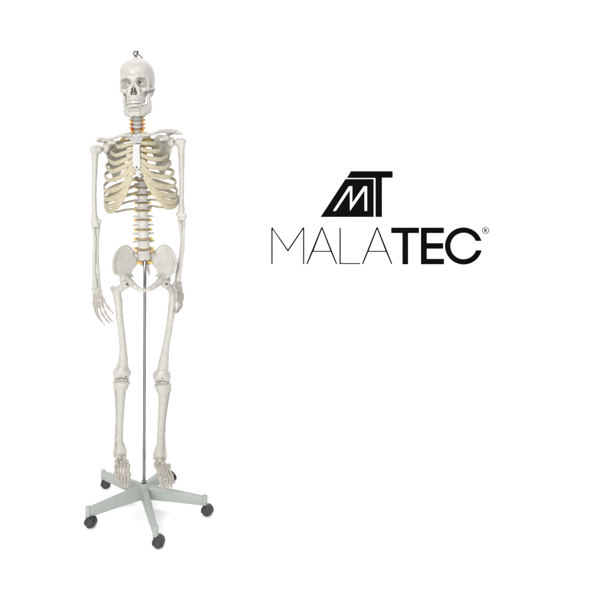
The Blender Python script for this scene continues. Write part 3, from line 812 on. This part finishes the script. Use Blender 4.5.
TR = tibia((162.8, 385.4, 0), [(163.0, 389, 0), (163.0, 397, -.004), (162.2, 408, -.008), (160.8, 424, -.008), (160.2, 436, -.004), (160.0, 448, 0), (159.8, 454, 0)],
      [5.6, 4.6, 4.0, 3.4, 3.2, 3.6, 4.7], [(157.6, 449, 0, 2.6), (155.6, 454, 0, 2.5), (154.6, 458.2, -.002, 1.7)])
bone('fibula', [(114.6, 386, .012), (115.2, 391, .014), (116.0, 404, .012), (116.2, 420, .010), (115.4, 436, .006), (114.9, 447, .002), (114.6, 453, 0), (114.8, 456.5, -.002)],
     [1.9, 1.5, 1.05, 1.0, 1.05, 1.3, 1.9, 1.3], BONE_G, SK)
bone('fibula', [(169.6, 389, .012), (168.6, 394, .014), (166.9, 407, .012), (164.8, 423, .010), (164.6, 439, .006), (165.0, 450, .002), (165.2, 456, 0), (165.0, 459.5, -.002)],
     [1.9, 1.5, 1.05, 1.0, 1.05, 1.3, 1.9, 1.3], BONE_G, SK)
for pl, mt in (((121.6, 378.9, 0), None), ((162.4, 381.7, 0), None)):
    c = W(*pl)
    def men(P, c=c):
        d = ell(P, c + np.array([-.016, 0, 0]), (.0165, .018, .0046)); return smin(d, ell(P, c + np.array([.016, 0, 0]), (.0165, .018, .0046)), .012)
    field('meniscus', men, c - np.array([.04, .026, .010]), c + np.array([.04, .026, .010]), .0014, BONE, SK)

# feet
ftl = lumps('foot', [(119.9, 457.0, -.006, 3.7), (119.6, 460.8, .022, 3.6), (119.0, 463.5, .046, 3.6), (124.0, 460.2, -.026, 2.7), (117.0, 461.2, -.022, 2.8), (127.0, 461.8, -.040, 2.1), (123.8, 462.6, -.044, 1.8), (121.0, 462.8, -.044, 1.8), (117.0, 464, -.040, 2.1), (127.6, 464.6, -.046, 1.6)], BONE_H, .003)
digits(ftl, [([(128.0, 464.6, -.052), (128.4, 476.6, -.104), (128.2, 482.4, -.124), (127.2, 487.6, -.140)], [1.75, 1.75, 1.35, 1.0]),
             ([(124.6, 463.8, -.052), (124.8, 478.0, -.110), (124.7, 483.2, -.128), (124.4, 488.2, -.142)], [1.25, 1.25, 1.0, .75]),
             ([(121.6, 464.0, -.050), (121.6, 477.4, -.106), (121.8, 482.4, -.122), (122.0, 487.0, -.135)], [1.2, 1.2, .95, .7]),
             ([(118.6, 465.0, -.046), (118.6, 476.0, -.098), (118.9, 480.6, -.112), (119.5, 484.8, -.124)], [1.2, 1.2, .95, .7]),
             ([(115.6, 465.6, -.040), (115.8, 473.6, -.086), (116.4, 478.0, -.100), (117.2, 481.6, -.110)], [1.3, 1.2, .95, .7])], BONE_H, ('metatarsal', 'toe_bone'))
ftr = lumps('foot', [(159.8, 460.0, -.006, 3.7), (159.0, 463.6, .022, 3.6), (158.6, 466.0, .046, 3.6), (156.6, 464.0, -.022, 2.8), (163.4, 464.2, -.024, 2.7), (155.6, 466.2, -.036, 2.0), (159.6, 466.4, -.040, 1.9), (162.6, 467, -.042, 1.8), (166.4, 467.6, -.036, 2.1), (158.0, 468.0, -.044, 1.7), (168.8, 467.8, -.030, 1.7)], BONE_H, .003)
digits(ftr, [([(158.4, 468.6, -.050), (160.8, 480.4, -.102), (162.0, 485.8, -.120), (163.1, 490.6, -.136)], [1.75, 1.75, 1.35, 1.0]),
             ([(160.8, 468.0, -.050), (164.3, 481.4, -.108), (165.4, 486.2, -.124), (166.3, 490.9, -.138)], [1.25, 1.25, 1.0, .75]),
             ([(163.2, 468.2, -.048), (167.3, 480.8, -.104), (168.3, 485.6, -.120), (169.1, 490.2, -.132)], [1.2, 1.2, .95, .7]),
             ([(165.8, 468.6, -.044), (170.0, 479.2, -.096), (171.0, 483.8, -.110), (171.9, 487.8, -.122)], [1.2, 1.2, .95, .7]),
             ([(168.6, 468.6, -.038), (172.2, 476.8, -.084), (173.0, 480.4, -.096), (173.5, 483.8, -.106)], [1.3, 1.2, .95, .7])], BONE_H, ('metatarsal', 'toe_bone'))

# ================================================================== ROLLING STAND
SX = -.004
ST = empty('rolling_stand', (SX, 0, 0), 'pale grey-green five-armed rolling stand with black casters and a slim steel pole', 'stand')
p0, p1 = np.array([SX, 0, .085]), W(144.9, 261, .0)
tube('pole', [p0, p0 + (p1 - p0) * .5, p1], .0066, STEEL, ST, 8, 24)
V, F = lathe([(.020, .044), (.026, .047), (.027, .06), (.0265, .096), (.0245, .1005), (.0165, .1025), (.0158, .107), (.0142, .1085), (.0085, .109)], 40, (0, 0, 1), (SX, 0, 0))
mesh_obj('hub', V, F, GREY, ST)
V, F = lathe([(.0068, .109), (.0092, .1095), (.0094, .118), (.0085, .1205), (.0067, .121)], 24, (0, 0, 1), (SX, 0, 0))
mesh_obj('pole_collar', V, F, STEEL, ST)
RA = .252
def arm(ang):
    d = np.array([math.sin(ang), -math.cos(ang), 0]); n = np.array([d[1] * -1, d[0], 0]); up = np.array([0, 0, 1.])
    # section: ridged top, splayed sides
    sec = [(-.55, 1), (-.9, .93), (-1, .84), (-1.0, .05), (-.92, 0), (.92, 0), (1.0, .05), (1, .84), (.9, .93), (.55, 1)]
    V, F = [], []
    st = [(.012, .0150, .100, .048), (.03, .0145, .0995, .0470), (.06, .0135, .0965, .0455), (.12, .0118, .0895, .0425), (.18, .0102, .0820, .0395), (.235, .0090, .0745, .0370), (.246, .0086, .0725, .0370)]
    for r, hw, zt, zb in st:
        for u, t in sec:
            V.append(np.array([SX, 0, 0]) + d * r + n * hw * u + up * (zb + (zt - zb) * t))
    m = len(sec)
    for i in range(len(st) - 1):
        for j in range(m):
            j2 = (j + 1) % m
            F.append((i * m + j, (i + 1) * m + j, (i + 1) * m + j2, i * m + j2))
    F.append(tuple(range(m))); F.append(tuple((len(st) - 1) * m + j for j in reversed(range(m))))
    leg = mesh_obj('leg', V, F, GREY, ST)
    mb = leg.modifiers.new('Bevel', 'BEVEL'); mb.width = .0015; mb.segments = 2; mb.limit_method = 'ANGLE'; mb.angle_limit = math.radians(25)
    c = np.array([SX, 0, 0]) + d * RA
    V, F = lathe([(.0090, .0345), (.0112, .036), (.0116, .040), (.0112, .0715), (.0100, .0755), (.006, .0772), (.002, .0776)], 28, (0, 0, 1), c)
    mesh_obj('leg_socket', V, F, GREY, leg)
    return c

def caster(c, ang):
    """twin-wheel caster under socket c; trailing toward ang"""
    t = np.array([math.cos(ang), math.sin(ang), 0]); ax = np.array([-t[1], t[0], 0]); R = .0180
    wc = c * np.array([1, 1, 0]) + t * .012 + np.array([0, 0, R])
    V, F = lathe([(.0055, .022), (.0055, .0335), (.0075, .0345), (.0075, .0365)], 16, (0, 0, 1), c)
    q = empty('caster', wc); q.parent = ST; q.location = (wc - np.array([SX, 0, 0])).tolist()
    mesh_obj('stem', V, F, STEEL, q)
    for s in (-1, 1):
        prof = [(.003, -.0078), (R * .62, -.0078), (R * .68, -.0066), (R * .90, -.0072), (R * .985, -.0058), (R, -.002), (R, .003), (R * .97, .0058), (R * .88, .0072), (R * .72, .0074), (R * .66, .0060), (R * .40, .0068), (R * .34, .0084), (.002, .0088)]
        V, F = lathe([(r, w) for r, w in prof], 32, ax * s, wc + ax * s * .0108)
        mesh_obj('wheel', V, F, RUBBER, q)
    # hood: arc shell over the wheels + centre block
    V, F = [], []
    angs = np.radians(np.linspace(-25, 205, 22)); wds = [(-.0125, 0), (-.0115, .0022), (.0115, .0022), (.0125, 0)]
    Rh = R + .0014
    for a in angs:
        dr = t * -math.cos(a) * 1 + np.array([0, 0, 1]) * math.sin(a)
        for w, e in [(-.0198, -.006), (-.0192, .0006), (-.016, .0018), (0, .0028), (.016, .0018), (.0192, .0006), (.0198, -.006), (.0, -.0006)]:
            lift = e if a > 0 else e
            V.append(wc + dr * (Rh + lift) + ax * w)
    m = 8
    for i in range(len(angs) - 1):
        for j in range(m):
            j2 = (j + 1) % m
            F.append((i * m + j, i * m + j2, (i + 1) * m + j2, (i + 1) * m + j))
    F.append(tuple(reversed(range(m)))); F.append(tuple((len(angs) - 1) * m + j for j in range(m)))
    hd = mesh_obj('hood', V, F, BLACK, q)
    V, F = lathe([(.0095, .020), (.0095, .031), (.008, .0338), (.003, .034)], 20, (0, 0, 1), c)
    mesh_obj('stem_housing', V, F, BLACK, q)

for k, ca in zip(range(5), (-20, -35, 20, -10, -25)):
    c = arm(math.radians(10 + 72 * k)); caster(c, math.radians(ca))

# ================================================================== LOGO (graphic overlay, built as thin lettering on the backdrop)
YW = 1.25
SG = empty('overlay_logo', W(378, 266, YW).tolist(), 'black slanted emblem above thin and bold capital lettering, overlay graphic built on white backdrop', 'logo')
def flat(name, loops, parent, th=.003):
    cu = bpy.data.curves.new(name, 'CURVE'); cu.dimensions = '2D'; cu.fill_mode = 'BOTH'; cu.extrude = th / 2
    k = (DIST + YW) / FPX
    A = np.array([p for lp in loops for p in lp], float); c = (A.min(0) + A.max(0)) / 2
    for lp in loops:
        s = cu.splines.new('POLY'); s.points.add(len(lp) - 1); s.use_cyclic_u = True
        for p, (px, py) in zip(s.points, lp): p.co = ((px - c[0]) * k, -(py - c[1]) * k, 0, 1)
    tmp = bpy.data.objects.new(name, cu); COL.objects.link(tmp)
    dg = bpy.context.evaluated_depsgraph_get()
    me = bpy.data.meshes.new_from_object(tmp.evaluated_get(dg))
    bpy.data.objects.remove(tmp)
    me.materials.clear(); me.materials.append(INK); me.name = name
    me.transform(Matrix.Rotation(math.pi / 2, 4, 'X'))
    o = bpy.data.objects.new(name, me); COL.objects.link(o); o.parent = parent
    wloc = W(c[0], c[1], YW) + np.array([0, -th / 2 - .0005, 0])
    o.location = (wloc - np.array(parent['_w'])).tolist(); o['_w'] = wloc.tolist()
    return o
def Z1(pts): return [(315 + u / 7.317, 165 + v / 7.317) for u, v in pts]
em = flat('emblem', [Z1([(232, 95), (262, 45), (567, 45), (567, 93), (489, 93), (489, 380), (442, 380), (442, 95)])], SG)
flat('emblem_panel', [Z1([(222, 103), (428, 103), (428, 380), (40, 380)]),
              Z1([(130, 336), (247, 155), (273, 155), (272, 276), (355, 155), (381, 155), (381, 336), (361, 336), (361, 186), (256, 336), (254, 336), (254, 184), (152, 336)])], em)
def Z2(pts, x0): return [(x0 + u / 7.5, 220 + v / 7.5) for u, v in pts]
tw = 8.6   # thin stroke in zoom units
flat('letter', [Z2([(47, 330), (47, 56), (56, 56), (171, 221), (284, 56), (294, 56), (294, 330), (285, 330), (285, 70), (174, 234), (168, 234), (56.5, 70), (56.5, 330)], 265)], SG)
def letter_a(x0, a, b, c):
    """apex x, left foot, right foot"""
    flat('letter', [Z2([(b, 330), (a - 4.5, 54), (a + 4.5, 54), (c, 330), (c - 9.5, 330), (a + 66.5, 239), (a - 67, 239), (b + 9.5, 330)], x0),
                    Z2([(a - 63, 231), (a + 63, 231), (a, 68)], x0)], SG)
letter_a(265, 426, 309, 541)
flat('letter', [Z2([(33, 57), (42, 57), (42, 322), (187, 322), (187, 330), (33, 330)], 335)], SG)
letter_a(335, 315, 201, 430)
flat('letter', [Z2([(421, 57), (629, 57), (629, 98), (547, 98), (547, 332), (505, 332), (505, 98), (421, 98)], 335)], SG)
flat('letter', [Z2([(44, 57), (215, 57), (215, 98), (87, 98), (87, 173), (210, 173), (210, 215), (87, 215), (87, 291), (216, 291), (216, 332), (44, 332)], 415)], SG)
cc, ro, ri = (363, 194.5), 139, 99
a0 = math.asin((157 - cc[1]) / ro); a1 = math.asin((227 - cc[1]) / ro)
outer = [(cc[0] + ro * math.cos(a), cc[1] + ro * math.sin(a)) for a in np.linspace(a1, 2 * math.pi + a0, 60)]
b0 = math.asin((157 - cc[1]) / ri); b1 = math.asin((227 - cc[1]) / ri)
inner = [(cc[0] + ri * math.cos(a), cc[1] + ri * math.sin(a)) for a in np.linspace(2 * math.pi + b0, b1, 60)]
flat('letter', [Z2(outer + inner, 415)], SG)
rc = (527.5, 78); circ = lambda r: [(rc[0] + r * math.cos(a), rc[1] + r * math.sin(a)) for a in np.linspace(0, 2 * math.pi, 33)[:-1]]
rg = flat('registered_mark', [Z2(circ(26), 415), Z2(circ(22), 415)], SG)
bow = [(rc[0] + 1 + 8.5 * math.cos(a), rc[1] - 5 + 8.5 * math.sin(a)) for a in np.linspace(-math.pi / 2, math.pi / 2, 9)]
bow_i = [(rc[0] + 1 + 4.2 * math.cos(a), rc[1] - 5 + 4.2 * math.sin(a)) for a in np.linspace(math.pi / 2, -math.pi / 2, 9)]
flat('letter', [Z2([(519, 64.5)] + bow + [(532, 82), (539, 92), (533.5, 92), (526.5, 82), (523.5, 82), (523.5, 92), (519, 92)], 415),
                Z2([(523.5, 69)] + [(523.5, 77)] + bow_i, 415)], rg)

# ================================================================== BACKDROP (floor sweeping up into a wall)
prof = [(-6.0, 0.0), (-3, 0), (-1, 0), (0, 0), (.45, 0)]
for a in np.linspace(0, math.pi / 2, 17): prof.append((.55 + (YW - .55) * math.sin(a), .7 * (1 - math.cos(a))))
prof += [(YW, 1.2), (YW, 2.4), (YW, 4.2)]
V, F = [], []
xs = np.linspace(-4.5, 6.5, 12)
for y, z in prof:
    for x in xs: V.append((x, y, z))
n = len(xs)
for i in range(len(prof) - 1):
    for j in range(n - 1): F.append((i*n + j, i*n + j + 1, (i+1)*n + j + 1, (i+1)*n + j))
bd = mesh_obj('backdrop', V, F, WHITE, None, True)
bd['kind'] = 'structure'

for o in list(bpy.data.objects):
    if '_w' in o: del o['_w']

# ================================================================== LIGHT
w = bpy.data.worlds.new('World'); scene.world = w; w.use_nodes = True
bg = w.node_tree.nodes['Background']; bg.inputs['Color'].default_value = (.97, .985, 1, 1); bg.inputs['Strength'].default_value = .42
def area(name, loc, tgt, size, power, col=(1, 1, 1)):
    l = bpy.data.lights.new(name, 'AREA'); l.shape = 'RECTANGLE'; l.size, l.size_y = size; l.energy = power; l.color = col
    o = bpy.data.objects.new(name, l); COL.objects.link(o); o.location = loc
    o.rotation_euler = (Vector(tgt) - Vector(loc)).to_track_quat('-Z', 'Y').to_euler()
area('key_softbox', (-1.1, -4.8, 2.45), (0.2, 0, .9), (3.0, 2.6), 212, (1, .99, .97))
area('backdrop_light', (1.0, .35, 3.6), (1.0, 1.1, 1.0), (5.5, .4), 35)

# ================================================================== CAMERA
cam = bpy.data.cameras.new('Camera'); co = bpy.data.objects.new('Camera', cam); COL.objects.link(co)
co.location = (0, -DIST, CAMH); co.rotation_euler = (math.radians(90), 0, 0)
cam.sensor_width = 36; cam.lens = 36 * FPX / 600
cam.shift_x = (300 - PX0) / 600; cam.shift_y = -(300 - PY0) / 600
cam.clip_end = 100; cam.clip_start = .05
scene.camera = co
scene.view_settings.view_transform = 'Standard'; scene.view_settings.look = 'None'
scene.view_settings.exposure = .64; scene.view_settings.gamma = 1
